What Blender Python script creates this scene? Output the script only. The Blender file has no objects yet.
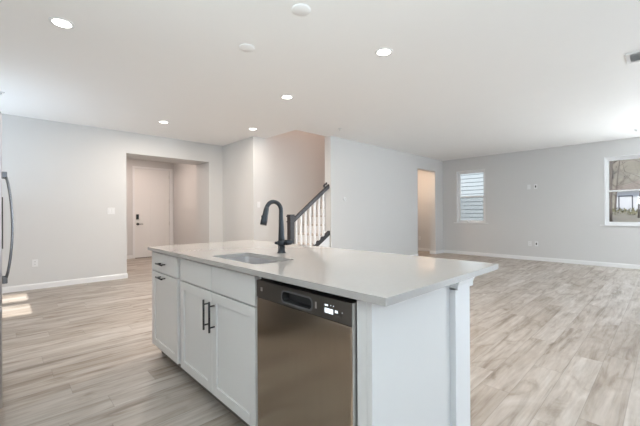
import bpy, bmesh, math, random
from mathutils import Vector, Matrix
random.seed(7)
S = bpy.context.scene
COL = S.collection
R = math.radians

# ------------------------------------------------------------------ camera
CAM_H, F_PX, YAW, PITCH, ROLL = 1.183, 332.98, 43.657, 0.105, -0.314
cd = bpy.data.cameras.new('camera')
cd.sensor_fit = 'HORIZONTAL'; cd.sensor_width = 36.0
cd.lens = 36.0 * F_PX / 640.0
cd.clip_start = 0.02; cd.clip_end = 300
cam = bpy.data.objects.new('camera', cd); COL.objects.link(cam)
_a, _p, _r = R(YAW), R(PITCH), R(ROLL)
Fv = Vector((math.sin(_a)*math.cos(_p), math.cos(_a)*math.cos(_p), math.sin(_p)))
R0 = Vector((math.cos(_a), -math.sin(_a), 0)); U0 = R0.cross(Fv)
Rv = R0*math.cos(_r) + U0*math.sin(_r); Uv = U0*math.cos(_r) - R0*math.sin(_r)
cam.matrix_world = Matrix(((Rv.x, Uv.x, -Fv.x, 0), (Rv.y, Uv.y, -Fv.y, 0), (Rv.z, Uv.z, -Fv.z, CAM_H), (0, 0, 0, 1)))
S.camera = cam

# ------------------------------------------------------------------ light
S.view_settings.view_transform = 'Standard'; S.view_settings.look = 'None'
S.view_settings.exposure = 0.21; S.view_settings.gamma = 1.0; S.view_settings.use_curve_mapping = False
w = bpy.data.worlds.new('sky'); S.world = w; w.use_nodes = True
nt = w.node_tree; bg = nt.nodes['Background']
tc = nt.nodes.new('ShaderNodeTexCoord'); sx = nt.nodes.new('ShaderNodeSeparateXYZ'); rp = nt.nodes.new('ShaderNodeValToRGB')
nt.links.new(tc.outputs['Generated'], sx.inputs[0]); nt.links.new(sx.outputs['Z'], rp.inputs[0]); nt.links.new(rp.outputs[0], bg.inputs['Color'])
rp.color_ramp.elements[0].position = 0.0; rp.color_ramp.elements[0].color = (0.86, 0.91, 1.0, 1)
rp.color_ramp.elements[1].position = 0.7; rp.color_ramp.elements[1].color = (0.50, 0.68, 1.0, 1)
bg.inputs['Strength'].default_value = 1.0

def light(name, kind, loc, power, color, direction=(0, 0, -1), size=None, size_y=None, parent=None, **kw):
    l = bpy.data.lights.new(name, kind); l.energy = power; l.color = color
    if kind == 'AREA':
        l.shape = 'RECTANGLE' if size_y else 'DISK'; l.size = size
        if size_y: l.size_y = size_y
    for k, v in kw.items(): setattr(l, k, v)
    o = bpy.data.objects.new(name, l); COL.objects.link(o); o.location = loc
    o.rotation_euler = Vector(direction).to_track_quat('-Z', 'Y').to_euler()
    if parent: o.parent = parent
    return o

light('sun', 'SUN', (-10, 5, 20), 5.0, (1.0, 0.95, 0.88), (1.0, 0.0, -2.0), angle=R(0.6))
DAY = (0.86, 0.93, 1.0)
# added area lights standing in for daylight through guessed, unseen rear and side windows
light('daylight_fill_rear', 'AREA', (7.0, -5.30, 1.6), 9.0, (0.888, 0.9, 1.0), (0, 1, 0), 3.0, 1.45)
light('daylight_fill_side', 'AREA', (9.66, -2.2, 1.64), 47.2, (0.691, 0.847, 1.0), (-1, 0, 0.6), 2.2, 1.4)
light('daylight_fill_side_low', 'AREA', (9.67, -2.2, 1.64), 40.1, (0.732, 0.893, 1.0), (-1, 0, 0.0), 2.2, 1.4)
# added upward area lights brighten the ceiling; no paving is built outside
light('ceiling_fill_door', 'AREA', (2.6, -5.28, 1.0), 79.2, (0.455, 0.727, 1.0), (0.0, 1, 5.0), 3.4, 2.0)
light('ceiling_fill_window', 'AREA', (7.0, -5.28, 1.5), 11.1, (1.0, 0.913, 0.903), (0, 1, 2.0), 3.0, 1.3)
light('ceiling_fill_side', 'AREA', (9.65, -2.2, 1.6), 272.9, (0.919, 0.973, 1.0), (-1, 0, 1.5), 2.2, 1.4)
light('ceiling_fill_breakfast', 'AREA', (-0.95, 6.0, 1.6), 18.6, (0.627, 0.822, 1.0), (1, -0.5, 2.2), 1.4, 1.35)
light('ceiling_fill_kitchen', 'AREA', (-0.93, 0.2, 1.7), 68.2, (0.836, 0.986, 1.0), (1, 0, 2.5), 1.5, 1.0)
light('ceiling_fill_kitchen_far', 'AREA', (-0.93, -3.1, 1.7), 74.2, (0.585, 0.8, 1.0), (1, 0, 2.0), 3.3, 1.0)
LAMP_W = 32.0
LAMP_COLOR = (1.0, 0.885, 0.775)
WARM = (1.0, 0.72, 0.58)

# ------------------------------------------------------------------ materials
def nodes_of(name):
    m = bpy.data.materials.new(name); m.use_nodes = True
    n = m.node_tree
    return m, n, n.nodes['Principled BSDF']

def mat(name, col, rough=0.5, metal=0.0, var=0.03, scale=8.0, stretch=(1, 1, 1), bump=0.0, bscale=None, spec=0.5, emit=None, aniso=0.0):
    m, n, b = nodes_of(name)
    tc = n.nodes.new('ShaderNodeTexCoord'); mp = n.nodes.new('ShaderNodeMapping'); nz = n.nodes.new('ShaderNodeTexNoise')
    mp.inputs['Scale'].default_value = stretch
    n.links.new(tc.outputs['Object'], mp.inputs[0]); n.links.new(mp.outputs[0], nz.inputs['Vector'])
    nz.inputs['Scale'].default_value = scale; nz.inputs['Detail'].default_value = 4
    mx = n.nodes.new('ShaderNodeMix'); mx.data_type = 'RGBA'
    mx.inputs[6].default_value = tuple(c*(1-var) for c in col) + (1,)
    mx.inputs[7].default_value = tuple(min(1, c*(1+var)) for c in col) + (1,)
    n.links.new(nz.outputs['Fac'], mx.inputs[0]); n.links.new(mx.outputs[2], b.inputs['Base Color'])
    b.inputs['Roughness'].default_value = rough; b.inputs['Metallic'].default_value = metal
    b.inputs['Specular IOR Level'].default_value = spec
    b.inputs['Anisotropic'].default_value = aniso
    if bump:
        bp = n.nodes.new('ShaderNodeBump'); bp.inputs['Strength'].default_value = bump; bp.inputs['Distance'].default_value = 0.002
        src = nz
        if bscale:
            src = n.nodes.new('ShaderNodeTexNoise'); src.inputs['Scale'].default_value = bscale
            n.links.new(mp.outputs[0], src.inputs['Vector'])
        n.links.new(src.outputs['Fac'], bp.inputs['Height']); n.links.new(bp.outputs[0], b.inputs['Normal'])
    if emit:
        b.inputs['Emission Color'].default_value = emit[0] + (1,); b.inputs['Emission Strength'].default_value = emit[1]
    return m

def floor_mat():
    m, n, b = nodes_of('vinyl_planks'); L = n.links.new
    def math_(op, a, bb=None):
        k = n.nodes.new('ShaderNodeMath'); k.operation = op
        for i, v in enumerate((a, bb)):
            if v is None: continue
            if isinstance(v, (int, float)): k.inputs[i].default_value = v
            else: L(v, k.inputs[i])
        return k.outputs[0]
    tc = n.nodes.new('ShaderNodeTexCoord'); sp = n.nodes.new('ShaderNodeSeparateXYZ'); L(tc.outputs['Object'], sp.inputs[0])
    X, Y = sp.outputs['X'], sp.outputs['Y']
    W_, Ln = 0.182, 1.22
    rowf = math_('DIVIDE', Y, W_); row = math_('FLOOR', rowf)
    wn = n.nodes.new('ShaderNodeTexWhiteNoise'); wn.noise_dimensions = '1D'; L(row, wn.inputs['W'])
    colf = math_('ADD', math_('DIVIDE', X, Ln), math_('MULTIPLY', wn.outputs['Value'], 7.0)); col = math_('FLOOR', colf)
    cb = n.nodes.new('ShaderNodeCombineXYZ'); L(row, cb.inputs[0]); L(col, cb.inputs[1])
    pw = n.nodes.new('ShaderNodeTexWhiteNoise'); pw.noise_dimensions = '3D'; L(cb.outputs[0], pw.inputs['Vector'])
    rnd = pw.outputs['Value']
    # grain, stretched along the plank and shifted from plank to plank
    gv = n.nodes.new('ShaderNodeCombineXYZ')
    L(math_('ADD', math_('MULTIPLY', X, 0.55), math_('MULTIPLY', rnd, 31.0)), gv.inputs[0]); L(math_('MULTIPLY', Y, 6.0), gv.inputs[1]); L(math_('MULTIPLY', rnd, 17.0), gv.inputs[2])
    g1 = n.nodes.new('ShaderNodeTexNoise'); g1.inputs['Scale'].default_value = 2.2; g1.inputs['Detail'].default_value = 6; g1.inputs['Roughness'].default_value = 0.62; g1.inputs['Distortion'].default_value = 0.6
    L(gv.outputs[0], g1.inputs['Vector'])
    g2 = n.nodes.new('ShaderNodeTexNoise'); g2.inputs['Scale'].default_value = 9.0; g2.inputs['Detail'].default_value = 5
    L(gv.outputs[0], g2.inputs['Vector'])
    r1 = n.nodes.new('ShaderNodeValToRGB'); L(rnd, r1.inputs[0])
    e = r1.color_ramp.elements
    e[0].position = 0.0; e[0].color = FL[0]
    e[1].position = 1.0; e[1].color = FL[1]
    for p_, c_ in ((0.35, FL[2]), (0.7, FL[3])):
        q = e.new(p_); q.color = c_
    r2 = n.nodes.new('ShaderNodeValToRGB'); L(g1.outputs['Fac'], r2.inputs[0])
    e = r2.color_ramp.elements
    e[0].position = 0.31; e[0].color = (0.53, 0.475, 0.42, 1); e[1].position = 0.64; e[1].color = (1.10, 1.10, 1.10, 1)
    q = e.new(0.46); q.color = (0.90, 0.875, 0.845, 1)
    m1 = n.nodes.new('ShaderNodeMix'); m1.data_type = 'RGBA'; m1.blend_type = 'MULTIPLY'; m1.inputs[0].default_value = 1.0
    L(r1.outputs[0], m1.inputs[6]); L(r2.outputs[0], m1.inputs[7])
    r3 = n.nodes.new('ShaderNodeValToRGB'); L(g2.outputs['Fac'], r3.inputs[0])
    e = r3.color_ramp.elements
    e[0].position = 0.3; e[0].color = (0.88, 0.88, 0.88, 1); e[1].position = 0.7; e[1].color = (1.05, 1.05, 1.05, 1)
    m2 = n.nodes.new('ShaderNodeMix'); m2.data_type = 'RGBA'; m2.blend_type = 'MULTIPLY'; m2.inputs[0].default_value = 1.0
    L(m1.outputs[2], m2.inputs[6]); L(r3.outputs[0], m2.inputs[7])
    # joints between planks
    fy = math_('FRACT', rowf); fx = math_('FRACT', colf)
    j = math_('MINIMUM', math_('MULTIPLY', math_('MINIMUM', fy, math_('SUBTRACT', 1.0, fy)), W_), math_('MULTIPLY', math_('MINIMUM', fx, math_('SUBTRACT', 1.0, fx)), Ln))
    js = n.nodes.new('ShaderNodeMapRange'); js.inputs['From Min'].default_value = 0.0008; js.inputs['From Max'].default_value = 0.0025
    js.inputs['To Min'].default_value = 0.74; js.inputs['To Max'].default_value = 1.0; L(j, js.inputs['Value'])
    m3 = n.nodes.new('ShaderNodeMix'); m3.data_type = 'RGBA'; m3.blend_type = 'MULTIPLY'; m3.inputs[0].default_value = 1.0
    L(m2.outputs[2], m3.inputs[6]); L(js.outputs[0], m3.inputs[7])
    # broad cloudy patches and small dark knots printed in the planks
    kv = n.nodes.new('ShaderNodeCombineXYZ'); L(math_('ADD', X, math_('MULTIPLY', rnd, 9.0)), kv.inputs[0]); L(math_('MULTIPLY', Y, 2.6), kv.inputs[1]); L(math_('MULTIPLY', rnd, 5.0), kv.inputs[2])
    k1 = n.nodes.new('ShaderNodeTexNoise'); k1.inputs['Scale'].default_value = 2.3; k1.inputs['Detail'].default_value = 5; k1.inputs['Distortion'].default_value = 1.2; L(kv.outputs[0], k1.inputs['Vector'])
    r4 = n.nodes.new('ShaderNodeValToRGB'); L(k1.outputs['Fac'], r4.inputs[0]); e = r4.color_ramp.elements
    e[0].position = 0.29; e[0].color = (0.64, 0.595, 0.54, 1); e[1].position = 0.62; e[1].color = (1.05, 1.055, 1.06, 1); q = e.new(0.41); q.color = (0.92, 0.895, 0.87, 1)
    m4 = n.nodes.new('ShaderNodeMix'); m4.data_type = 'RGBA'; m4.blend_type = 'MULTIPLY'; m4.inputs[0].default_value = 1.0
    L(m3.outputs[2], m4.inputs[6]); L(r4.outputs[0], m4.inputs[7])
    L(m4.outputs[2], b.inputs['Base Color'])
    b.inputs['Roughness'].default_value = 0.42; b.inputs['Specular IOR Level'].default_value = 0.45
    bp = n.nodes.new('ShaderNodeBump'); bp.inputs['Strength'].default_value = 0.15; bp.inputs['Distance'].default_value = 0.002
    L(g1.outputs['Fac'], bp.inputs['Height']); L(bp.outputs[0], b.inputs['Normal'])
    return m

FL = [(0.40, 0.355, 0.31, 1), (0.505, 0.468, 0.432, 1), (0.45, 0.408, 0.368, 1), (0.485, 0.45, 0.415, 1)]

def glass_mat(name, tint=(1, 1, 1)):
    m = bpy.data.materials.new(name); m.use_nodes = True; n = m.node_tree; n.nodes.clear()
    out = n.nodes.new('ShaderNodeOutputMaterial'); t = n.nodes.new('ShaderNodeBsdfTransparent'); g = n.nodes.new('ShaderNodeBsdfGlossy')
    g.inputs['Roughness'].default_value = 0.0; t.inputs['Color'].default_value = tint + (1,)
    fr = n.nodes.new('ShaderNodeFresnel'); fr.inputs['IOR'].default_value = 1.45; mx = n.nodes.new('ShaderNodeMixShader')
    n.links.new(fr.outputs[0], mx.inputs[0]); n.links.new(t.outputs[0], mx.inputs[1]); n.links.new(g.outputs[0], mx.inputs[2]); n.links.new(mx.outputs[0], out.inputs[0])
    return m

def screen_mat(name, alpha):
    m, n, b = nodes_of(name)
    b.inputs['Base Color'].default_value = (0.13, 0.15, 0.14, 1); b.inputs['Alpha'].default_value = alpha; b.inputs['Roughness'].default_value = 0.8
    return m

M = {}
M['wall'] = mat('wall_paint', (0.675, 0.67, 0.66), 0.6, var=0.012, scale=3, bump=0.12, bscale=260, spec=0.25)
M['wallwin'] = M['wall']
M['ceiling'] = mat('ceiling_paint', (0.955, 0.952, 0.945), 0.8, var=0.01, scale=3, bump=0.1, bscale=200, spec=0.15)
M['trim'] = mat('white_trim_paint', (0.84, 0.84, 0.84), 0.35, var=0.01, scale=4)
M['floor'] = floor_mat()
M['quartz'] = mat('white_quartz', (0.46, 0.44, 0.42), 0.08, var=0.035, scale=60, spec=0.5)
M['cabinet'] = mat('cabinet_paint', (0.76, 0.75, 0.735), 0.38, var=0.012, scale=5)
M['gap'] = mat('dark_gap', (0.05, 0.047, 0.045), 0.7)
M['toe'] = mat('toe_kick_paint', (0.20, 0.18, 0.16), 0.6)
M['steel'] = mat('brushed_steel', (0.42, 0.352, 0.282), 0.19, 1.0, var=0.07, scale=14, stretch=(1, 14, 0.25), aniso=0.75)
for _k in ('steel',):
    _n = M[_k].node_tree; _t = _n.nodes.new('ShaderNodeTangent'); _t.direction_type = 'RADIAL'; _t.axis = 'Z'
    _n.links.new(_t.outputs[0], _n.nodes['Principled BSDF'].inputs['Tangent'])
M['dwcontrol'] = mat('dark_steel_control', (0.17, 0.16, 0.15), 0.34, 1.0, var=0.06, scale=14, stretch=(1, 14, 0.3))
M['pocket'] = mat('pocket_grey', (0.20, 0.20, 0.205), 0.35, 0.6, var=0.04)
M['sinksteel'] = mat('sink_steel', (0.78, 0.77, 0.77), 0.36, 1.0, var=0.06, scale=10, stretch=(1, 12, 1))
M['fridge'] = mat('fridge_steel', (0.55, 0.55, 0.55), 0.32, 1.0, var=0.05, scale=12, stretch=(1, 12, 0.3))
M['chrome'] = mat('handle_steel', (0.24, 0.24, 0.25), 0.25, 1.0, var=0.03)
M['satin'] = mat('satin_nickel', (0.66, 0.65, 0.63), 0.35, 1.0, var=0.04)
M['black'] = mat('matte_black', (0.018, 0.018, 0.02), 0.38, 0.0, var=0.1, scale=30)
M['faucet'] = mat('dark_slate_metal', (0.05, 0.055, 0.062), 0.33, 0.7, var=0.08, scale=30)
M['rail'] = mat('dark_stained_wood', (0.026, 0.022, 0.025), 0.4, var=0.25, scale=12, stretch=(1, 8, 8))
M['plastic'] = mat('white_plastic', (0.80, 0.80, 0.80), 0.35, var=0.01)
M['darkplastic'] = mat('dark_plastic', (0.03, 0.03, 0.03), 0.5)
M['duct'] = mat('duct_grey', (0.72, 0.72, 0.71), 0.6)
M['display'] = mat('lit_display', (0.8, 0.85, 0.9), 0.4, emit=((0.85, 0.92, 1.0), 0.7))
M['lamp'] = mat('lamp_diffuser', (0.9, 0.9, 0.88), 0.4, emit=((1.0, 0.96, 0.88), 6.0))
M['door'] = mat('entry_door_paint', (0.83, 0.82, 0.80), 0.4, var=0.01)
M['glass'] = glass_mat('window_glass', (0.97, 0.98, 0.98))
M['screen'] = screen_mat('insect_screen', 0.2)
M['siding'] = mat('vinyl_siding', (0.52, 0.57, 0.585), 0.5, var=0.03, scale=3)
M['lapshade'] = mat('siding_lap_shade', (0.27, 0.30, 0.31), 0.7)  # darkened backing colour paints the shadow lines between siding laps
M['litter'] = mat('leaf_litter', (0.165, 0.145, 0.11), 0.9, var=0.6, scale=1.4, bump=0.6, bscale=9)
M['bush'] = mat('low_shrub_leaves', (0.16, 0.15, 0.08), 0.8, var=0.5, scale=4)
M['bark'] = mat('grey_bark', (0.17, 0.14, 0.12), 0.85, var=0.3, scale=14, stretch=(4, 4, 1))
M['shedwall'] = mat('shed_white_paint', (0.72, 0.73, 0.76), 0.6, var=0.03)
M['shedtrim'] = mat('shed_dark_trim', (0.09, 0.09, 0.11), 0.6)
M['roof'] = mat('shed_shingles', (0.30, 0.25, 0.22), 0.8, var=0.2, scale=9)
M['tread'] = mat('stair_tread', (0.60, 0.55, 0.50), 0.55, var=0.06, scale=8, stretch=(4, 1, 1))

# ------------------------------------------------------------------ mesh helpers
class MB:
    def __init__(s): s.bm = bmesh.new()
    def box(s, x0, x1, y0, y1, z0, z1, bev=0.0, seg=2):
        t = bmesh.new() if bev else s.bm
        vs = [t.verts.new((x, y, z)) for x in (min(x0, x1), max(x0, x1)) for y in (min(y0, y1), max(y0, y1)) for z in (min(z0, z1), max(z0, z1))]
        for f in ((0, 1, 3, 2), (4, 6, 7, 5), (0, 4, 5, 1), (2, 3, 7, 6), (0, 2, 6, 4), (1, 5, 7, 3)):
            t.faces.new([vs[i] for i in f])
        if bev:
            bmesh.ops.bevel(t, geom=list(t.edges), offset=bev, segments=seg, profile=0.5, affect='EDGES')
            s.merge(t)
        return s
    def merge(s, t):
        me = bpy.data.meshes.new('tmp'); t.to_mesh(me); t.free(); s.bm.from_mesh(me); bpy.data.meshes.remove(me)
    def tube(s, pts, rad, n=12, cap=True, flat=None):
        pts = [Vector(p) for p in pts]
        if not isinstance(rad, (list, tuple)): rad = [rad]*len(pts)
        d0 = (pts[1]-pts[0]).normalized()
        ref = Vector((0, 0, 1)) if abs(d0.z) < 0.9 else Vector((1, 0, 0))
        u = (ref - d0*ref.dot(d0)).normalized(); rings = []
        for i, p in enumerate(pts):
            d = (pts[min(i+1, len(pts)-1)] - pts[max(i-1, 0)]).normalized()
            u = (u - d*u.dot(d)).normalized(); v = d.cross(u)
            fl = flat or (1, 1)
            rings.append([s.bm.verts.new(p + (u*math.cos(2*math.pi*k/n)*fl[0] + v*math.sin(2*math.pi*k/n)*fl[1])*rad[i]) for k in range(n)])
        for a, b in zip(rings, rings[1:]):
            for k in range(n):
                f = s.bm.faces.new((a[k], a[(k+1) % n], b[(k+1) % n], b[k])); f.smooth = True
        if cap:
            s.bm.faces.new(rings[0][::-1]); s.bm.faces.new(rings[-1])
        return s
    def lathe(s, cx, cy, prof, n=28, cap=True):
        rings = [[s.bm.verts.new((cx + r*math.cos(2*math.pi*k/n), cy + r*math.sin(2*math.pi*k/n), z)) for k in range(n)] for r, z in prof]
        for a, b in zip(rings, rings[1:]):
            for k in range(n):
                f = s.bm.faces.new((a[k], a[(k+1) % n], b[(k+1) % n], b[k])); f.smooth = True
        if cap:
            s.bm.faces.new(rings[0][::-1]); s.bm.faces.new(rings[-1])
        return s
    def prism(s, poly, axis, a, b):
        """poly of 2-D points extruded along an axis ('x','y','z') from a to b."""
        def P(u, v, t): return {'x': (t, u, v), 'y': (u, t, v), 'z': (u, v, t)}[axis]
        lo = [s.bm.verts.new(P(u, v, a)) for u, v in poly]; hi = [s.bm.verts.new(P(u, v, b)) for u, v in poly]
        s.bm.faces.new(lo); s.bm.faces.new(hi[::-1]); n = len(poly)
        for k in range(n): s.bm.faces.new((lo[k], hi[k], hi[(k+1) % n], lo[(k+1) % n]))
        return s
    def sweep(s, prof, axis, a, b, **k): return s.prism(prof, axis, a, b)
    def build(s, name, m, parent=None, kind=None):
        bmesh.ops.recalc_face_normals(s.bm, faces=s.bm.faces)
        me = bpy.data.meshes.new(name); s.bm.to_mesh(me); s.bm.free(); me.materials.append(m)
        o = bpy.data.objects.new(name, me); COL.objects.link(o)
        if parent:
            o.parent = parent; o.location = -parent.location if parent.parent is None else (0, 0, 0)
        if kind: o['kind'] = kind
        return o

def box(name, m, b, parent=None, bev=0.0, kind=None): return MB().box(*b, bev).build(name, m, parent, kind)
def boxes(name, m, bl, parent=None, kind=None, bev=0.0):
    q = MB()
    for b in bl: q.box(*b, bev)
    return q.build(name, m, parent, kind)
def struct(name, m, bl, bev=0.0): return boxes(name, m, bl, None, 'structure', bev)
def thing(name, label, cat, loc, group=None):
    o = bpy.data.objects.new(name, None); COL.objects.link(o); o.location = loc; o.empty_display_size = 0.1
    o['label'] = label; o['category'] = cat
    if group: o['group'] = group
    return o
def tag(o, label, cat, group=None, kind=None):
    o['label'] = label; o['category'] = cat
    if group: o['group'] = group
    if kind: o['kind'] = kind
    return o
def copy_tree(o, parent=None):
    c = o.copy(); COL.objects.link(c)
    if parent: c.parent = parent
    for ch in list(o.children): copy_tree(ch, c)
    return c

# ------------------------------------------------------------------ room shell
CZ = 2.73                     # ceiling
XL, XR, YB, YL, YM = -0.75, 9.498, -5.2, 6.991, 4.645
X2, YD = 3.62, 9.976          # passage wall beside the stairs, entry door wall
WT = 0.14
YS = 5.71                     # back wall of the stair
struct('floor', M['floor'], [(XL-WT, XR+WT, YB-WT, YD+WT, -0.12, 0.0)])
struct('ceiling', M['ceiling'], [
    (XL-WT, XR+WT, YB-WT, 4.735, CZ, CZ+0.30),
    (XL-WT, 3.92, 4.735, YD+WT, CZ, CZ+0.30),
    (7.75, XR+WT, 4.735, YS+WT, CZ, CZ+0.30)])
YP = 7.65
struct('wall_left', M['wall'], [
    (XL-WT, 1.68, YL, YP, 0, CZ), (1.68, 3.298, YL, YP, 2.335, CZ), (3.298, X2, YL, YP, 0, CZ)])
struct('wall_passage', M['wall'], [(X2, X2+WT, YS+WT, YD, 0, CZ)])
struct('wall_entry', M['wall'], [
    (0.9, 2.59, YD, YD+WT, 0, CZ), (2.59, 3.505, YD, YD+WT, 2.445, CZ), (3.505, X2+WT, YD, YD+WT, 0, CZ)])
struct('wall_foyer', M['wall'], [(0.9-WT, 0.9, YP, YD+WT, 0, CZ)])
TOP = 5.3
XE = 4.735                    # end of the middle wall, where the stair rail dies in
struct('wall_stair', M['wall'], [
    (X2, XR+WT, YS, YS+WT, 0, CZ), (X2, 7.75, YS, YS+WT, CZ, TOP),
    (7.70, 7.84, 4.815, YS, 0, TOP), (3.48, 3.62, 4.595, YS+WT, CZ+0.30, TOP), (3.62, XE, 4.595, 4.735, CZ+0.30, TOP),
    (3.48, 7.84, 4.52, YS+WT, TOP, TOP+0.12)])
struct('wall_middle', M['wall'], [
    (XE, 8.05, YM, YM+0.17, 0, CZ), (8.05, 9.02, YM, YM+0.17, 2.385, CZ), (9.02, XR, YM, YM+0.17, 0, CZ),
    (XE, 7.84, YM+0.02, YM+0.17, CZ, TOP)])

# window openings in the right wall (y0, y1)
WZ0, WZ1 = 0.905, 2.365
OPEN = [(3.455, 4.226), (0.10, 0.962)]
OUT = [(-3.3, -1.1)]  # unseen opening, guessed to admit the side fill lights
ycuts = sorted([o for o in OPEN + OUT])
segs = []; y = YB - WT
for a, b in ycuts:
    segs.append((XR, XR+WT, y, a, 0, CZ)); segs.append((XR, XR+WT, a, b, 0, WZ0)); segs.append((XR, XR+WT, a, b, WZ1, CZ)); y = b
segs.append((XR, XR+WT, y, YS, 0, CZ))
struct('wall_right', M['wallwin'], segs)
# rear wall behind the camera: guessed sliding door and wide window openings
struct('wall_rear', M['wall'], [
    (XL-WT, 0.9, YB-WT, YB, 0, CZ), (0.9, 4.3, YB-WT, YB, 2.25, CZ), (4.3, 5.5, YB-WT, YB, 0, CZ),
    (5.5, 8.5, YB-WT, YB, 0, 0.88), (5.5, 8.5, YB-WT, YB, 2.33, CZ), (8.5, XR, YB-WT, YB, 0, CZ)])
# kitchen side wall with two narrow windows that let the sun in beside the refrigerator
KW = [(5.30, 5.92), (6.17, 6.75)]
struct('wall_kitchen', M['wall'], [
    (XL-WT, XL, YB, -4.8, 0, CZ), (XL-WT, XL, -4.8, -1.4, 0, 1.2), (XL-WT, XL, -4.8, -1.4, 2.2, CZ), (XL-WT, XL, -1.4, -0.55, 0, CZ), (XL-WT, XL, -0.55, 0.95, 0, 1.2), (XL-WT, XL, -0.55, 0.95, 2.2, CZ), (XL-WT, XL, 0.95, KW[0][0], 0, CZ), (XL-WT, XL, KW[0][0], KW[0][1], 0, 0.9), (XL-WT, XL, KW[0][0], KW[0][1], 2.30, CZ),  # wide openings behind the camera added to let the ceiling fills in
    (XL-WT, XL, KW[0][1], KW[1][0], 0, CZ), (XL-WT, XL, KW[1][0], KW[1][1], 0, 0.9), (XL-WT, XL, KW[1][0], KW[1][1], 2.30, CZ),
    (XL-WT, XL, KW[1][1], YL, 0, CZ)])

def baseboard(name, runs):
    q = MB(); h, t = 0.092, 0.014
    for ax, a, b, c, s in runs:   # ax: running axis; c: wall face; s: side the board stands out to
        prof = [(0, 0), (s*t, 0), (s*t, h-0.02), (s*t*0.45, h), (0, h)]
        q.prism([(c+u, v) for u, v in prof], ax, a, b) if ax == 'y' else q.prism([(c+u, v) for u, v in prof], ax, a, b)
    return q.build(name, M['trim'], None, 'structure')
# for ax 'x' the profile lies in (y, z); for ax 'y' in (x, z)
baseboard('baseboard_left', [('x', XL, 1.68, YL, -1), ('x', 3.298, X2, YL, -1), ('y', YL-0.014, YP+0.014, 1.68, 1), ('y', YL-0.014, YP+0.014, 3.298, -1)])
baseboard('baseboard_middle', [('x', XE, 8.05, YM, -1), ('x', 9.02, XR-0.014, YM, -1), ('y', YM-0.014, YM+0.18, 9.02, -1)])
baseboard('baseboard_right', [('y', YB, YM-0.014, XR, -1), ('y', YM+0.17, YS, XR, -1)])
baseboard('baseboard_passage', [('y', YS, YL-0.014, X2, -1), ('y', YP, YD-0.02, X2, -1)])
baseboard('baseboard_entry', [('x', 0.9, 2.535, YD, -1)])
baseboard('baseboard_stair', [('x', X2, 3.83, YS, -1)])

# ------------------------------------------------------------------ windows
def window(name, y0, y1, screen, sill=True):
    root = bpy.data.objects.new(name, None); COL.objects.link(root); root.location = (XR, (y0+y1)/2, WZ0); root['kind'] = 'structure'
    xf0, xf1 = XR+0.06, XR+0.115
    f = 0.036
    boxes('window_frame', M['trim'], [(xf0, xf1, y0, y0+f, WZ0, WZ1), (xf0, xf1, y1-f, y1, WZ0, WZ1), (xf0, xf1, y0+f, y1-f, WZ1-f, WZ1), (xf0, xf1, y0+f, y1-f, WZ0, WZ0+f)], root)
    zm = (WZ0+WZ1)/2; s = 0.028; a, b = y0+f, y1-f
    for nm, z0, z1, dx in (('upper_sash', zm-0.015, WZ1-f, 0.028), ('lower_sash', WZ0+f, zm+0.02, 0.006)):
        xs0, xs1 = xf0+dx, xf0+dx+0.02
        sh = boxes(nm, M['trim'], [(xs0, xs1, a, a+s, z0, z1), (xs0, xs1, b-s, b, z0, z1), (xs0, xs1, a+s, b-s, z1-0.034, z1), (xs0, xs1, a+s, b-s, z0, z0+s)], root)
        box('pane', M['glass'], (xs0+0.008, xs0+0.012, a+s, b-s, z0+s, z1-0.034), sh).location = (0, 0, 0)
    if screen:
        box('insect_screen', M['screen'], (xf1-0.004, xf1-0.003, a, b, WZ0+f, zm), root)
    if sill:
        boxes('window_sill', M['trim'], [(XR-0.022, XR, y0-0.085, y1+0.085, WZ0-0.018, WZ0+0.002), (XR, XR+0.06, y0, y1, WZ0-0.018, WZ0+0.002)], root)
        boxes('jamb_liner', M['trim'], [(XR-0.002, XR+0.06, y0-0.012, y0+0.004, WZ0+0.002, WZ1+0.012), (XR-0.002, XR+0.06, y1-0.004, y1+0.012, WZ0+0.002, WZ1+0.012), (XR-0.002, XR+0.06, y0+0.004, y1-0.004, WZ1-0.004, WZ1+0.012)], root)
    return root
window('window_1', *OPEN[0], True)
window('window_2', *OPEN[1], False)
tag(MB().lathe(XR-0.005, 3.905, [(0.024, WZ0+0.003), (0.031, WZ0+0.02), (0.031, WZ0+0.06), (0.022, WZ0+0.066)]).build('sill_object', M['plastic']),
    'small white round object standing on the sill of the window facing pale siding', 'cup')  # plain white rounded shape on the sill, not identified

# ------------------------------------------------------------------ entry door
d1 = bpy.data.objects.new('door_1', None); COL.objects.link(d1); d1.location = (3.05, YD, 0); d1['kind'] = 'structure'
q = MB(); dy0, dy1 = YD+0.012, YD+0.052
x0, x1, zt = 2.595, 3.50, 2.44
def doorface(q):
    st = 0.115
    zr = 1.78                                      # lock of the upper panel
    for b in ((x0, x0+st, 0.012, zt), (x1-st, x1, 0.012, zt), (x0+st, x1-st, 0.012, 0.25), (x0+st, x1-st, zt-0.115, zt), (x0+st, x1-st, zr-0.115, zr),
              ((x0+x1)/2-0.05, (x0+x1)/2+0.05, 0.25, zr-0.115)):
        q.box(b[0], b[1], dy0, dy1, b[2], b[3])
    q.box(x0+st, x1-st, dy0+0.008, dy1-0.006, 0.25, zt-0.115)
doorface(q); q.build('door_leaf', M['door'], d1)
cs = 0.055
boxes('door_casing', M['trim'], [(x0-cs, x0-0.003, YD-0.016, YD, 0, zt+cs), (x1+0.003, x1+cs+0.03, YD-0.016, YD, 0, zt+cs), (x0-0.003, x1+0.003, YD-0.016, YD, zt+0.003, zt+cs)], d1)
boxes('threshold', M['toe'], [(x0-0.003, x1+0.003, YD-0.05, YD+0.05, 0, 0.011)], d1)
for z in (2.253, 1.557, 0.927, 0.30):
    box('hinge', M['satin'], (3.488, 3.512, YD-0.004, YD+0.012, z-0.055, z+0.055), d1)
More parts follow.
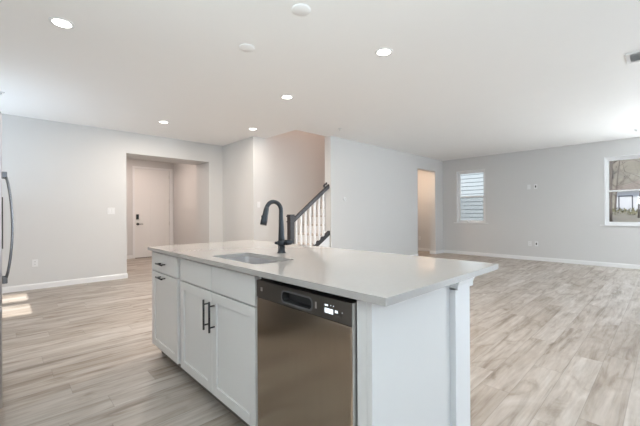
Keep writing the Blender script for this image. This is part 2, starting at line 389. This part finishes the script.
box('keypad_lock', M['black'], (2.625, 2.69, YD-0.016, YD+0.012, 1.055, 1.19), d1, 0.008)
q = MB(); q.tube([(2.668, YD+0.012, 0.925), (2.668, YD-0.008, 0.925), (2.668, YD-0.012, 0.925)], [0.034, 0.034, 0.030], 20)
q.tube([(2.668, YD-0.012, 0.925), (2.668, YD-0.05, 0.925)], 0.012, 12); q.tube([(2.665, YD-0.05, 0.925), (2.72, YD-0.052, 0.925), (2.785, YD-0.048, 0.923)], [0.011, 0.009, 0.007], 10)
q.build('lever_handle', M['black'], d1)

# ------------------------------------------------------------------ recessed lights
def downlight(x, y, label, z=CZ, power=LAMP_W, color=LAMP_COLOR):
    t = thing('recessed_light', label, 'ceiling light', (x, y, z), 'recessed ceiling lights')
    MB().lathe(x, y, [(0.064, z+0.0), (0.064, z-0.004), (0.082, z-0.006), (0.086, z-0.002), (0.086, z)], 36, cap=False).build('trim_ring', M['plastic'], t)
    MB().lathe(x, y, [(0.001, z-0.001), (0.064, z-0.001), (0.064, z-0.0035), (0.001, z-0.0035)], 36).build('diffuser', M['lamp'], t)
    light('lamp_light', 'AREA', (0, 0, -0.012), power, color, (0, 0, -1), 0.13, parent=t)
    return t
downlight(0.352, 3.368, 'bright round recessed light in the ceiling nearest the refrigerator', power=7)
downlight(2.654, 1.880, 'round recessed ceiling light over the open floor between island and windows')
downlight(2.733, 3.485, 'round recessed ceiling light above and just right of the gooseneck faucet')
downlight(1.956, 5.831, 'round recessed ceiling light above the opening to the entry door', power=21)
downlight(3.30, 5.22, 'round recessed ceiling light beside the corner of the stairwell opening', power=8)
downlight(2.45, 8.75, 'round recessed ceiling light in the entry hall behind the dropped header', power=22.1, color=(1.0, 0.808, 0.718))
downlight(5.2, 5.24, 'round recessed light high over the staircase', z=TOP, power=40, color=(1.0, 0.71, 0.58))
downlight(8.5, 5.26, 'round recessed light in the small hall beyond the narrow doorway', power=14.0, color=(1.0, 0.72, 0.52))

def cover(x, y, label):
    tag(MB().lathe(x, y, [(0.073, CZ), (0.073, CZ-0.005), (0.066, CZ-0.010), (0.004, CZ-0.011)], 32).build('ceiling_cover_plate', M['ceiling']), label, 'ceiling cover plate', 'blank ceiling cover plates over the island')
cover(1.642, 1.917, 'blank white round ceiling cover plate over the island, nearer the picture top')
cover(1.649, 2.699, 'blank white round ceiling cover plate over the island, nearer the stairwell')

def sprinkler(x, y, label):
    t = thing('sprinkler_head', label, 'sprinkler head', (x, y, CZ), 'ceiling sprinkler heads')
    MB().lathe(x, y, [(0.040, CZ), (0.040, CZ-0.003), (0.030, CZ-0.008), (0.014, CZ-0.009)], 24).build('escutcheon', M['plastic'], t)
    MB().lathe(x, y, [(0.009, CZ-0.008), (0.009, CZ-0.03), (0.017, CZ-0.031), (0.017, CZ-0.035), (0.003, CZ-0.036)], 16).build('deflector', M['plastic'], t)
sprinkler(-0.01, 5.78, 'small sprinkler head in the ceiling above the refrigerator')
sprinkler(4.452, 4.126, 'small sprinkler head in the ceiling beside the stairwell opening')
sprinkler(8.62, 0.42, 'small sprinkler head in the ceiling above the wooded-view window')

# air register in the ceiling
t = thing('air_register', 'white louvered air register set in the ceiling over the living area', 'air vent', (4.57, 0.13, CZ))
vx0, vx1, vy0, vy1 = 4.42, 4.72, -0.03, 0.29
boxes('register_frame', M['plastic'], [(vx0, vx1, vy0, vy0+0.03, CZ-0.008, CZ), (vx0, vx1, vy1-0.03, vy1, CZ-0.008, CZ), (vx0, vx0+0.03, vy0+0.03, vy1-0.03, CZ-0.008, CZ), (vx1-0.03, vx1, vy0+0.03, vy1-0.03, CZ-0.008, CZ)], t)
box('duct_opening', M['duct'], (vx0+0.03, vx1-0.03, vy0+0.03, vy1-0.03, CZ-0.0012, CZ-0.0002), t)
q = MB()
for k in range(7):
    xx = vx0+0.078+k*0.0275
    q.prism([(xx, CZ-0.012), (xx+0.003, CZ-0.012), (xx+0.028, CZ-0.003), (xx+0.025, CZ-0.003)], 'y', vy0+0.03, vy1-0.03)
q.build('louvers', M['plastic'], t)

# ------------------------------------------------------------------ wall plates
def plate(name, label, cat, face, u, z, w_=0.072, h_=0.116, kind='outlet', group=None):
    """face: ('y', Y) plates face -y; ('x', X) plates face -x; u is the position along the wall."""
    ax, c = face
    t = thing(name, label, cat, (u, c, z) if ax == 'y' else (c, u, z), group)
    def B(du0, du1, d0, d1, z0, z1):
        return (u+du0, u+du1, c-d1, c-d0, z+z0, z+z1) if ax == 'y' else (c-d1, c-d0, u+du0, u+du1, z+z0, z+z1)
    box('cover_plate', M['plastic'], B(-w_/2, w_/2, 0, 0.006, -h_/2, h_/2), t, 0.002)
    if kind == 'outlet':
        for dz in (-0.021, 0.021):
            s = box('socket', M['plastic'], B(-0.017, 0.017, 0.006, 0.008, dz-0.014, dz+0.014), t, 0.0008)
            boxes('slots', M['darkplastic'], [B(-0.008, -0.005, 0.008, 0.0085, dz-0.004, dz+0.006), B(0.005, 0.008, 0.008, 0.0085, dz-0.004, dz+0.006)], s).location = (0, 0, 0)
    elif kind == 'switch':
        k = max(1, round(w_/0.06))
        for i in range(k):
            uc = (i-(k-1)/2)*0.046
            box('rocker', M['plastic'], B(uc-0.016, uc+0.016, 0.006, 0.010, -0.033, 0.033), t, 0.002)
    elif kind == 'cable':
        box('cable_socket', M['darkplastic'], B(-0.013, 0.013, 0.006, 0.009, -0.024, 0.024), t)
    return t
plate('light_switch', 'white double light switch on the wall left of the entry opening', 'light switch', ('y', YL), 1.428, 1.251, 0.118, 0.118, 'switch')
plate('wall_outlet', 'white outlet low on the wall between refrigerator and entry opening', 'outlet', ('y', YL), 0.376, 0.419)
plate('light_switch', 'white light switch on the stair wall behind the faucet', 'light switch', ('y', YS), 3.74, 1.371, kind='switch')
plate('wall_outlet', 'white outlet in the small hall seen through the narrow doorway', 'outlet', ('x', XR), 5.42, 0.40)
plate('blank_plate', 'plain white wall plate at upper height beside a dark cable socket', 'wall plate', ('x', XR), 2.405, 1.817, kind='blank')
plate('cable_plate', 'white wall plate with dark cable socket at upper height between the windows', 'cable outlet', ('x', XR), 2.262, 1.82, kind='cable')
plate('wall_outlet', 'white outlet low on the window wall beside a dark cable socket', 'outlet', ('x', XR), 2.391, 0.411)
plate('cable_plate', 'white wall plate with dark cable socket low on the window wall', 'cable outlet', ('x', XR), 2.252, 0.412, kind='cable')
t = thing('thermostat', 'tiny round white thermostat on the wall right of the stairs', 'thermostat', (5.137, YM, 1.483))
MB().tube([(5.137, YM, 1.483), (5.137, YM-0.012, 1.483), (5.137, YM-0.016, 1.483)], [0.040, 0.040, 0.034], 24).build('housing', M['plastic'], t)
MB().tube([(5.137, YM-0.016, 1.483), (5.137, YM-0.018, 1.483)], 0.020, 20).build('dial_face', M['satin'], t)

# ------------------------------------------------------------------ staircase
RISE, RUN, SX = 0.19, 0.262, 3.86
st = thing('staircase', 'staircase rising behind the dark handrail and white balusters', 'staircase', (SX, 5.2, 0))
for k in range(14):
    box('tread', M['tread'], (SX-0.025+k*RUN, SX+RUN+k*RUN, 4.825, YS-0.02, (k+1)*RISE-0.03, (k+1)*RISE), st, 0.006)
    box('riser', M['trim'], (SX+k*RUN, SX+k*RUN+0.018, 4.825, YS-0.02, k*RISE, (k+1)*RISE-0.03), st)
def znose(x): return RISE + (x-SX+0.025)*RISE/RUN
MB().prism([(SX-0.02, 0), (SX-0.02, znose(SX-0.02)-0.02), (XE-0.004, znose(XE)-0.02), (XE-0.004, 0)], 'y', 4.745, 4.812).build('stair_stringer', M['trim'], st)

YR = 4.710
K = YR/4.615                 # the rail runs in the plane of the wall it dies into
def kz(z): return 1.183+(z-1.183)*K
rl = thing('stair_railing', 'dark stair handrail with newel post and white balusters', 'stair railing', (3.785, YR, 0))
q = MB(); nx, hw, ny = 3.765, 0.048, YR
q.box(nx-hw, nx+hw, ny-hw, ny+hw, 0, 1.125, 0.004)
q.box(nx-hw-0.008, nx+hw+0.008, ny-hw-0.008, ny+hw+0.008, 1.030, 1.052, 0.003)
q.box(nx-hw-0.012, nx+hw+0.012, ny-hw-0.012, ny+hw+0.012, 1.125, 1.15, 0.004)
q.box(nx-hw-0.004, nx+hw+0.004, ny-hw-0.004, ny+hw+0.004, 1.15, 1.170, 0.006)
q.build('newel_post', M['rail'], rl)
def zr(x): return kz(1.045 + (x/K-3.725)*0.735)
def zs(x): return kz(0.602 + (x/K-4.251)*0.63)
def slab(xa, xb, dz0, dz1, fn): return [(xa, fn(xa)+dz0), (xb, fn(xb)+dz0), (xb, fn(xb)+dz1), (xa, fn(xa)+dz1)]
xa, xb = nx+hw-0.01, XE-0.002
q = MB(); q.prism(slab(xa, xb, -0.035, 0.030, zr), 'y', YR-0.026, YR+0.026); q.prism(slab(xa, xb, 0.030, 0.045, zr), 'y', YR-0.018, YR+0.018)
q.build('handrail', M['rail'], rl)
q = MB(); xe = XE-0.075
q.tube([(xe-0.02, YR, zr(xe)+0.03), (xe-0.05, YR, zr(xe)+0.055), (xe-0.035, YR, zr(xe)+0.085), (xe+0.0, YR, zr(xe)+0.09), (xe+0.02, YR, zr(xe)+0.125)], [0.022, 0.024, 0.022, 0.02, 0.016], 12)
q.build('rail_easing', M['rail'], rl)
MB().prism(slab(xa, xb, -0.085, 0.0, zs), 'y', YR-0.034, YR+0.030).build('shoe_rail', M['rail'], rl)
for k in range(7):
    bx = (3.808 + 0.1135*k)*K; hb = 0.017
    MB().prism([(bx-hb, zs(bx-hb)-0.01), (bx+hb, zs(bx+hb)-0.01), (bx+hb, zr(bx+hb)-0.03), (bx-hb, zr(bx-hb)-0.03)], 'y', YR-hb, YR+hb).build('baluster', M['trim'], rl)
MB().prism([(xa, 0), (xa, zs(xa)-0.08), (xb, zs(xb)-0.08), (xb, 0)], 'y', YR-0.028, YR+0.028).build('skirt_panel', M['trim'], rl)

# ------------------------------------------------------------------ kitchen island
XF = 0.909                    # face of doors
ZC0, ZC1 = 0.886, 0.913       # counter
CX0, CX1, CY0, CY1 = 0.881, 1.895, 0.622, 3.024
SKX0, SKX1, SKY0, SKY1 = 0.975, 1.248, 1.515, 2.045
def rrect(x0, x1, y0, y1, r, n=6):
    pts = []
    for cx, cy, a0 in ((x1-r, y1-r, 0), (x0+r, y1-r, 90), (x0+r, y0+r, 180), (x1-r, y0+r, 270)):
        for k in range(n+1):
            a = R(a0 + 90*k/n); pts.append((cx+r*math.cos(a), cy+r*math.sin(a)))
    return pts
def holed_slab(outer, inner, z0, z1, bev=0.0):
    bm = bmesh.new(); ed = []
    for loop in (outer, inner):
        vs = [bm.verts.new((x, y, z0)) for x, y in loop]
        ed += [bm.edges.new((vs[i], vs[(i+1) % len(vs)])) for i in range(len(vs))]
    r = bmesh.ops.triangle_fill(bm, use_beauty=True, use_dissolve=False, edges=ed)
    fs = [g for g in r['geom'] if isinstance(g, bmesh.types.BMFace)]
    ex = bmesh.ops.extrude_face_region(bm, geom=fs)
    bmesh.ops.translate(bm, vec=(0, 0, z1-z0), verts=[g for g in ex['geom'] if isinstance(g, bmesh.types.BMVert)])
    q = MB(); q.bm.free(); q.bm = bm
    return q
hole = rrect(SKX0, SKX1, SKY0, SKY1, 0.03)
q = holed_slab(rrect(CX0, CX1, CY0, CY1, 0.004, 2), hole, ZC0, ZC1)
tag(q.build('countertop', M['quartz']), 'white quartz island countertop with sink cutout', 'countertop')

def shaker(name, m, y0, y1, z0, z1, parent, st=0.057, xf=XF):
    b = 0.0015
    q = MB()
    for c in ((y0, y0+st, z0, z1), (y1-st, y1, z0, z1), (y0+st-0.001, y1-st+0.001, z0, z0+st), (y0+st-0.001, y1-st+0.001, z1-st, z1)):
        q.box(xf, xf+0.02, c[0], c[1], c[2], c[3], b, 1)
    q.box(xf+0.009, xf+0.019, y0+st-0.002, y1-st+0.002, z0+st-0.002, z1-st+0.002)
    return q.build(name, m, parent)
def pull_v(y, z0, z1, parent, xf=XF):
    q = MB(); q.tube([(xf-0.033, y, z0), (xf-0.033, y, z1)], 0.0062, 12)
    for z in (z0+0.028, z1-0.028): q.tube([(xf-0.033, y, z), (xf, y, z)], 0.005, 10)
    o = q.build('handle', M['black'], parent); o.location = (0, 0, 0); return o
def pull_h(yc, z, half, parent, xf=XF):
    q = MB(); q.tube([(xf-0.033, yc-half, z), (xf-0.033, yc+half, z)], 0.0062, 12)
    for y in (yc-half+0.022, yc+half-0.022): q.tube([(xf-0.033, y, z), (xf, y, z)], 0.005, 10)
    o = q.build('handle', M['black'], parent); o.location = (0, 0, 0); return o

XCB = 1.50                    # back of the cabinet boxes
c1 = thing('base_cabinet', 'white base cabinet with one drawer and pull-out door at the island end', 'cabinet', (1.2, 2.72, 0))
YA0, YA1 = 2.418, 3.003
boxes('cabinet_body', M['cabinet'], [(XF+0.022, XCB, YA0, YA1, 0.098, ZC0)], c1)
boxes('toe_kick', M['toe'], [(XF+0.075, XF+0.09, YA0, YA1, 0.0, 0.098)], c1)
boxes('side_panel', M['cabinet'], [(XF+0.001, XCB, YA1-0.001+0.001, YA1+0.004, 0.098, ZC0), (XF+0.09, XCB, YA1-0.02, YA1, 0, 0.098)], c1)
dr = box('drawer', M['cabinet'], (XF, XF+0.02, 2.445, 2.998, 0.722, 0.872), c1, 0.002)
pull_h(2.735, 0.795, 0.07, dr)
do = shaker('door', M['cabinet'], 2.445, 2.998, 0.104, 0.713, c1)
pull_h(2.735, 0.688, 0.07, do)

c2 = thing('sink_cabinet', 'wide white sink cabinet with two shaker doors and black bar handles', 'cabinet', (1.2, 1.91, 0))
YB0, YB1 = 1.412, 2.416
boxes('cabinet_body', M['cabinet'], [(XF+0.022, XF+0.04, YB0, YB1, 0.098, ZC0), (XF+0.04, XCB, YB1-0.018, YB1, 0.098, ZC0), (XF+0.04, XCB, YB0, YB0+0.018, 0.098, ZC0), (XF+0.04, XCB, YB0+0.018, YB1-0.018, 0.098, 0.116), (XCB-0.012, XCB, YB0+0.018, YB1-0.018, 0.116, ZC0)], c2)
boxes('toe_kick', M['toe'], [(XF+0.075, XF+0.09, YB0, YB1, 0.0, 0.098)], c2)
for a, b in ((1.904, 2.388), (1.424, 1.900)):
    box('false_drawer_front', M['cabinet'], (XF, XF+0.02, a, b, 0.722, 0.872), c2, 0.002)
    d = shaker('door', M['cabinet'], a, b, 0.104, 0.713, c2)
    pull_v(1.94 if a > 1.9 else 1.864, 0.487, 0.668, d)

# end of the island: filler, end panel, recessed back return and post
ep = thing('island_end_panel', 'smooth white end panel closing the island beside the dishwasher', 'panel', (1.2, 0.70, 0))
box('filler_strip', M['cabinet'], (XF, XF+0.02, 0.7225, 0.765, 0.0, ZC0), ep)
box('end_panel', M['cabinet'], (XF, 1.455, 0.700, 0.722, 0.0, ZC0), ep, 0.001)
box('return_panel', M['cabinet'], (1.4555, 1.5505, 0.728, 0.745, 0.0, ZC0), ep)
box('back_panel', M['cabinet'], (XCB+0.002, XCB+0.02, 0.867, 3.003, 0.0, ZC0), ep)
po = thing('island_post', 'square white post with capital holding the counter overhang', 'post', (1.634, 0.783, 0))
box('post_shaft', M['trim'], (1.552, 1.715, 0.700, 0.865, 0, ZC0-0.06), po, 0.002)
q = MB(); x0_, x1_, y0_, y1_ = 1.552, 1.715, 0.700, 0.865
prof = [(0.0, ZC0-0.07), (0.012, ZC0-0.07), (0.012, ZC0-0.05), (0.015, ZC0-0.04), (0.020, ZC0-0.025), (0.024, ZC0-0.015), (0.024, ZC0)]
rings = [[q.bm.verts.new(p) for p in ((x0_, y0_-o, z), (x1_+o, y0_-o, z), (x1_+o, y1_+o, z), (x0_, y1_+o, z))] for o, z in prof]
for a, b in zip(rings, rings[1:]):
    for k in range(4): q.bm.faces.new((a[k], a[(k+1) % 4], b[(k+1) % 4], b[k]))
q.bm.faces.new(rings[0][::-1]); q.bm.faces.new(rings[-1])
q.build('post_capital', M['trim'], po)

# dishwasher
dw = thing('dishwasher', 'stainless steel dishwasher with dark control strip in the island', 'dishwasher', (1.2, 1.09, 0))
DX, DY0, DY1 = 0.887, 0.772, 1.374
box('tub', M['gap'], (DX+0.05, XCB-0.02, 0.7735, 1.410, 0.10, ZC0-0.002), dw)
box('toe_panel', M['darkplastic'], (DX+0.08, DX+0.1, DY0, DY1, 0.0, 0.10), dw)
box('door_panel', M['steel'], (DX, DX+0.05, DY0, DY1, 0.105, 0.783), dw, 0.004)
# control strip with a recessed pocket handle
ph = [(0.985, 1.165)]
cs_ = boxes('control_panel', M['dwcontrol'], [(DX, DX+0.05, DY0, 0.979, 0.785, 0.866), (DX, DX+0.05, 1.174, DY1, 0.785, 0.866), (DX, DX+0.05, 0.979, 1.174, 0.785, 0.799), (DX, DX+0.05, 0.979, 1.174, 0.846, 0.866), (DX+0.035, DX+0.05, 0.979, 1.174, 0.799, 0.846)], dw)
q = MB()
outer = rrect(0.985-0.012, 1.168+0.012, 0.794, 0.851, 0.022); inner = rrect(0.985-0.004, 1.168+0.004, 0.801, 0.844, 0.018)
va = [q.bm.verts.new((DX-0.0015, u, v)) for u, v in outer]; vb = [q.bm.verts.new((DX-0.0015, u, v)) for u, v in inner]; 
vo = [q.bm.verts.new((DX+0.001, u, v)) for u, v in outer]
for r1_, r2_ in ((vo, va), (va, vb)):
    for k in range(len(va)): q.bm.faces.new((r1_[k], r1_[(k+1) % len(va)], r2_[(k+1) % len(va)], r2_[k]))
q.build('pocket_handle', M['pocket'], dw)
q = MB(); vb = [q.bm.verts.new((DX-0.0014, u, v)) for u, v in inner]; vc = [q.bm.verts.new((DX+0.034, u, v)) for u, v in inner]
for k in range(len(vb)): q.bm.faces.new((vb[k], vb[(k+1) % len(vb)], vc[(k+1) % len(vb)], vc[k]))
q.bm.faces.new(vc); q.build('pocket_recess', M['darkplastic'], dw)
box('door_edge', M['satin'], (DX+0.004, DX+0.05, DY0-0.0012, DY0-0.0002, 0.105, 0.866), dw)
boxes('display', M['display'], [(DX-0.001, DX, 0.862, 0.906, 0.808, 0.826)], cs_).location = (0, 0, 0)
boxes('indicator_light', M['display'], [(DX-0.001, DX, 0.888, 0.906, 0.834, 0.840)], cs_).location = (0, 0, 0)
for _b in ((0.872, 0.875, 0.838, 0.841), (0.858, 0.861, 0.838, 0.841), (0.838, 0.852, 0.817, 0.826), (0.815, 0.817, 0.822, 0.825)):
    box('indicator_light', M['display'], (DX-0.001, DX) + _b, cs_).location = (0, 0, 0)
boxes('button', M['satin'], [(DX-0.001, DX, 0.951, 0.960, 0.812, 0.838)], cs_).location = (0, 0, 0)
boxes('badge', M['satin'], [(DX-0.001, DX, 1.325, 1.340, 0.818, 0.836)], cs_).location = (0, 0, 0)

# sink
sk = thing('sink', 'rectangular stainless undermount sink set in the island counter', 'sink', (1.115, 1.755, ZC0-0.2))
q = MB(); zb = ZC0-0.20
loops = [(rrect(SKX0-0.02, SKX1+0.02, SKY0-0.02, SKY1+0.02, 0.04), ZC0-0.0005), (rrect(SKX0+0.001, SKX1-0.001, SKY0+0.001, SKY1-0.001, 0.029), ZC0-0.0005), (rrect(SKX0+0.006, SKX1-0.006, SKY0+0.006, SKY1-0.006, 0.03), zb+0.03), (rrect(SKX0+0.012, SKX1-0.012, SKY0+0.012, SKY1-0.012, 0.03), zb+0.01), (rrect(SKX0+0.03, SKX1-0.03, SKY0+0.03, SKY1-0.03, 0.03), zb)]
vr = [[q.bm.verts.new((x, y, z)) for x, y in lp] for lp, z in loops]
for a, b in zip(vr, vr[1:]):
    for k in range(len(a)): q.bm.faces.new((a[k], a[(k+1) % len(a)], b[(k+1) % len(a)], b[k]))
q.bm.faces.new(vr[-1]); q.build('basin', M['sinksteel'], sk)
MB().lathe(1.115, 1.755, [(0.045, zb+0.0005), (0.045, zb+0.003), (0.035, zb+0.002), (0.01, zb+0.001)], 24).build('drain', M['chrome'], sk)

# faucet
fa = thing('faucet', 'dark gooseneck kitchen faucet with pull-down spray head behind the sink', 'faucet', (1.405, 1.862, ZC1))
fx, fy = 1.405, 1.862
MB().lathe(fx, fy, [(0.030, ZC1), (0.030, ZC1+0.004), (0.025, ZC1+0.008), (0.0235, ZC1+0.055)], 24).build('base', M['faucet'], fa)
q = MB(); cxr, czr, rr = fx-0.064, 1.205, 0.061
pts = [(fx, fy, ZC1+0.05), (fx, fy, ZC1+0.10), (fx-0.001, fy, 1.09), (fx-0.003, fy, 1.16)]; rad = [0.0235, 0.0225, 0.0185, 0.0155]
for k in range(0, 15):
    a = R(0 + 168*k/14); pts.append((cxr+rr*math.cos(a), fy, czr+rr*math.sin(a))); rad.append(0.0145)
q.tube(pts, rad, 16); q.build('gooseneck', M['faucet'], fa)
e1 = Vector(pts[-1]); dd = Vector((-0.24, 0, -1)).normalized()
sp_ = MB().tube([e1-dd*0.012, e1+dd*0.006, e1+dd*0.045, e1+dd*0.085, e1+dd*0.112], [0.0155, 0.0175, 0.0195, 0.023, 0.022], 16).build('spray_head', M['faucet'], fa)
bpt = e1+dd*0.06
MB().box(bpt.x-0.0245, bpt.x-0.014, fy-0.007, fy+0.007, bpt.z-0.016, bpt.z+0.014, 0.003).build('spray_button', M['black'], sp_).location = (0, 0, 0)
q = MB(); q.lathe(fx, fy, [(0.0235, 0.962), (0.029, 0.968), (0.029, 0.992), (0.0225, 0.998)], 20)
q.tube([(fx+0.015, fy-0.02, 0.982), (fx+0.048, fy-0.038, 0.985), (fx+0.058, fy-0.043, 0.985)], [0.019, 0.0185, 0.015], 14)
q.tube([(fx-0.012, fy+0.012, 0.982), (fx-0.026, fy+0.024, 0.980), (fx-0.036, fy+0.03, 0.982)], [0.014, 0.011, 0.008], 12)
q.build('lever', M['faucet'], fa)

# ------------------------------------------------------------------ refrigerator (its front lies edge-on beside the camera)
fr = thing('refrigerator', 'stainless french door refrigerator at the left edge with curved handles', 'refrigerator', (-0.37, 3.06, 0))
FY0, FY1 = 2.60, 3.52
box('fridge_body', M['darkplastic'], (-0.74, -0.065, FY0+0.005, FY1-0.005, 0.02, 1.76), fr, 0.004)
def arc_handle(y, z0, z1, parent):
    q = MB(); n_ = 14
    q.tube([(0.015+0.034*math.sin(math.pi*k/n_)**0.7, y, z0+0.02+(z1-z0-0.04)*k/n_) for k in range(n_+1)], 0.0065, 10)
    for z in (z0, z1-0.045): q.box(-0.002, 0.024, y-0.009, y+0.009, z, z+0.04, 0.003)
    o = q.build('handle', M['chrome'], parent); o.location = (0, 0, 0)
ym = (FY0+FY1)/2
for a, b, hy in ((FY0, ym-0.002, ym-0.045), (ym+0.002, FY1, ym+0.045)):
    d = box('fridge_door', M['fridge'], (-0.06, -0.002, a, b, 0.66, 1.775), fr, 0.012, )
    arc_handle(hy, 0.735, 1.475, d)
    if b == FY1:
        boxes('dispenser_bezel', M['darkplastic'], [(-0.003, 0.004, 3.20, 3.40, 0.95, 0.97), (-0.003, 0.004, 3.20, 3.40, 1.29, 1.31), (-0.003, 0.004, 3.20, 3.215, 0.97, 1.29), (-0.003, 0.004, 3.385, 3.40, 0.97, 1.29)], d).location = (0, 0, 0)
dz = box('freezer_drawer', M['fridge'], (-0.06, -0.002, FY0, FY1, 0.09, 0.652), fr, 0.012)
boxes('toe_grille', M['darkplastic'], [(-0.06, -0.03, FY0+0.01, FY1-0.01, 0.0, 0.085)], fr)

# ------------------------------------------------------------------ outside the windows
def gz(x, y):
    def sm(a, b, t): t = max(0, min(1, (t-a)/(b-a))); return t*t*(3-2*t)
    z = -0.35 + 1.45*sm(12, 42, x) + max(0, x-54)*0.34
    return z + 0.12*math.sin(x*0.31+y*0.23)*sm(14, 30, x)*(1 if x < 44 or x > 56 else 0.0)
q = MB(); nx_, ny_ = 70, 46
gv = [[q.bm.verts.new((9.7+i*1.4, -26+j*1.5, gz(9.7+i*1.4, -26+j*1.5))) for j in range(ny_)] for i in range(nx_)]
for i in range(nx_-1):
    for j in range(ny_-1):
        f = q.bm.faces.new((gv[i][j], gv[i+1][j], gv[i+1][j+1], gv[i][j+1])); f.smooth = True
q.build('hill', M['litter'], None, 'structure')

nh = thing('neighbor_house', 'pale grey-blue sided house close outside the first window', 'house', (16, 7, -0.4))
q = MB()
for k in range(42):
    z0 = -0.4+k*0.155
    q.prism([(13.6, z0+0.018), (13.582, z0+0.018), (13.594, z0+0.155), (13.6, z0+0.155)], 'y', 2.9, 12.0)
q.build('siding', M['siding'], nh)
box('house_wall', M['lapshade'], (13.6, 20, 3.0, 12.0, -0.5, 6.1), nh)  # dark face shows between the laps as painted shade
box('corner_board', M['trim'], (13.56, 13.7, 2.8, 2.93, -0.4, 6.1), nh)
MB().prism([(13.2, 6.1), (20.4, 6.1), (16.8, 8.6)], 'y', 2.6, 12.3).build('roof', M['roof'], nh)

sh = thing('shed', 'white shed with dark-trimmed door beyond the wooded-view window', 'shed', (52, 2, 1.1))
SXs = 50.0; SZ = 1.05
box('shed_wall', M['shedwall'], (SXs, SXs+4, -3.0, 4.15, SZ-0.3, SZ+2.65), sh)
MB().prism([(-3.4, SZ+2.6), (4.6, SZ+2.6), (0.6, SZ+4.2)], 'x', SXs-0.4, SXs+4.3).build('shed_roof', M['roof'], sh)
sdw = boxes('shed_door', M['shedwall'], [(SXs-0.06, SXs, 2.81, 3.81, SZ, SZ+1.85)], sh)
boxes('door_trim', M['shedtrim'], [(SXs-0.09, SXs, 2.71, 2.81, SZ, SZ+1.95), (SXs-0.09, SXs, 3.81, 3.91, SZ, SZ+1.95), (SXs-0.09, SXs, 2.81, 3.81, SZ+1.85, SZ+1.95)], sh)
boxes('shed_window', M['shedtrim'], [(SXs-0.03, SXs, 0.4, 1.3, SZ+0.9, SZ+1.7)], sh)

rng = random.Random(11)
def bare_tree(x, y, h, r, label, lean=0.0, group='bare trees outside the wooded-view window', spread=0.32):
    z0 = gz(x, y)-0.1
    t = thing('bare_tree', label, 'tree', (x, y, z0), group)
    q = MB(); br = MB(); nb = 20 if spread < 0.3 else 12
    pts = []; rad = []
    for k in range(9):
        u = k/8
        pts.append(Vector((x+0.1*math.sin(3*u+x)*u*h*0.15, y+lean*u*u*h+0.05*math.sin(5*u+y)*h*0.3*u, z0+u*h))); rad.append(r*(1-0.85*u))
    q.tube(pts, rad, 8); q.build('trunk', M['bark'], t)
    def branch(p, d, ln, rr, lv):
        ps = [p]; 
        for k in range(4):
            d = (d+Vector((rng.uniform(-.25, .25), rng.uniform(-.25, .25), rng.uniform(-.05, .22)))).normalized(); ps.append(ps[-1]+d*ln/4)
        br.tube(ps, [rr*(1-0.2*k) for k in range(5)], 5)
        if lv:
            for k in range(3):
                j = rng.randint(1, 4); a = rng.uniform(0, 6.28)
                branch(ps[j], (d+Vector((math.cos(a), math.sin(a), rng.uniform(-.1, .6)))*0.9).normalized(), ln*0.6, rr*0.5, lv-1)
    for k in range(nb):
        u = rng.uniform(0.22, 0.95); i = min(7, int(u*8)); p = pts[i].lerp(pts[i+1], u*8-i); a = rng.uniform(0, 6.28)
        branch(p, Vector((math.cos(a), math.sin(a), 0.55)).normalized(), h*spread*(1.15-u*0.6), r*0.42*(1.1-u*0.6), 2)
    br.build('branches', M['bark'], t)
bare_tree(30, 2.75, 9, 0.10, 'dark bare tree standing just left in the wooded-view window')
bare_tree(46.6, 3.9, 8, 0.09, 'slim bare tree leaning in front of the white shed', -0.12, spread=0.16)
bare_tree(34, 1.55, 8, 0.06, 'thin arching bare tree right of the dark trunk', -0.25)
for x, y, h, r in ((58, 6.6, 10, 0.12), (64, 1.6, 11, 0.12), (70, 6.2, 11, 0.13), (76, 1.9, 12, 0.13), (83, 6.0, 12, 0.14)):
    bare_tree(x, y, h, r, 'bare tree on the leaf-covered hill behind the white shed', rng.uniform(-.04, .04), 'bare trees on the hill', 0.22)
q = MB(); rb = random.Random(5)
for k in range(900):
    x = rb.uniform(36, 44); y = x*0.05 + rb.uniform(-2.5, 3.0); z = gz(x, y)+rb.uniform(0, 0.30); s_ = rb.uniform(0.05, 0.16)
    a = Vector((rb.uniform(-1, 1), rb.uniform(-1, 1), rb.uniform(-1, 1)))*s_; b = Vector((rb.uniform(-1, 1), rb.uniform(-1, 1), rb.uniform(-1, 1)))*s_
    p = Vector((x, y, z)); q.bm.faces.new([q.bm.verts.new(v) for v in (p, p+a, p+a+b, p+b)])
tag(q.build('undergrowth', M['bush']), 'low brown-green undergrowth in front of the white shed', 'undergrowth', kind='stuff')
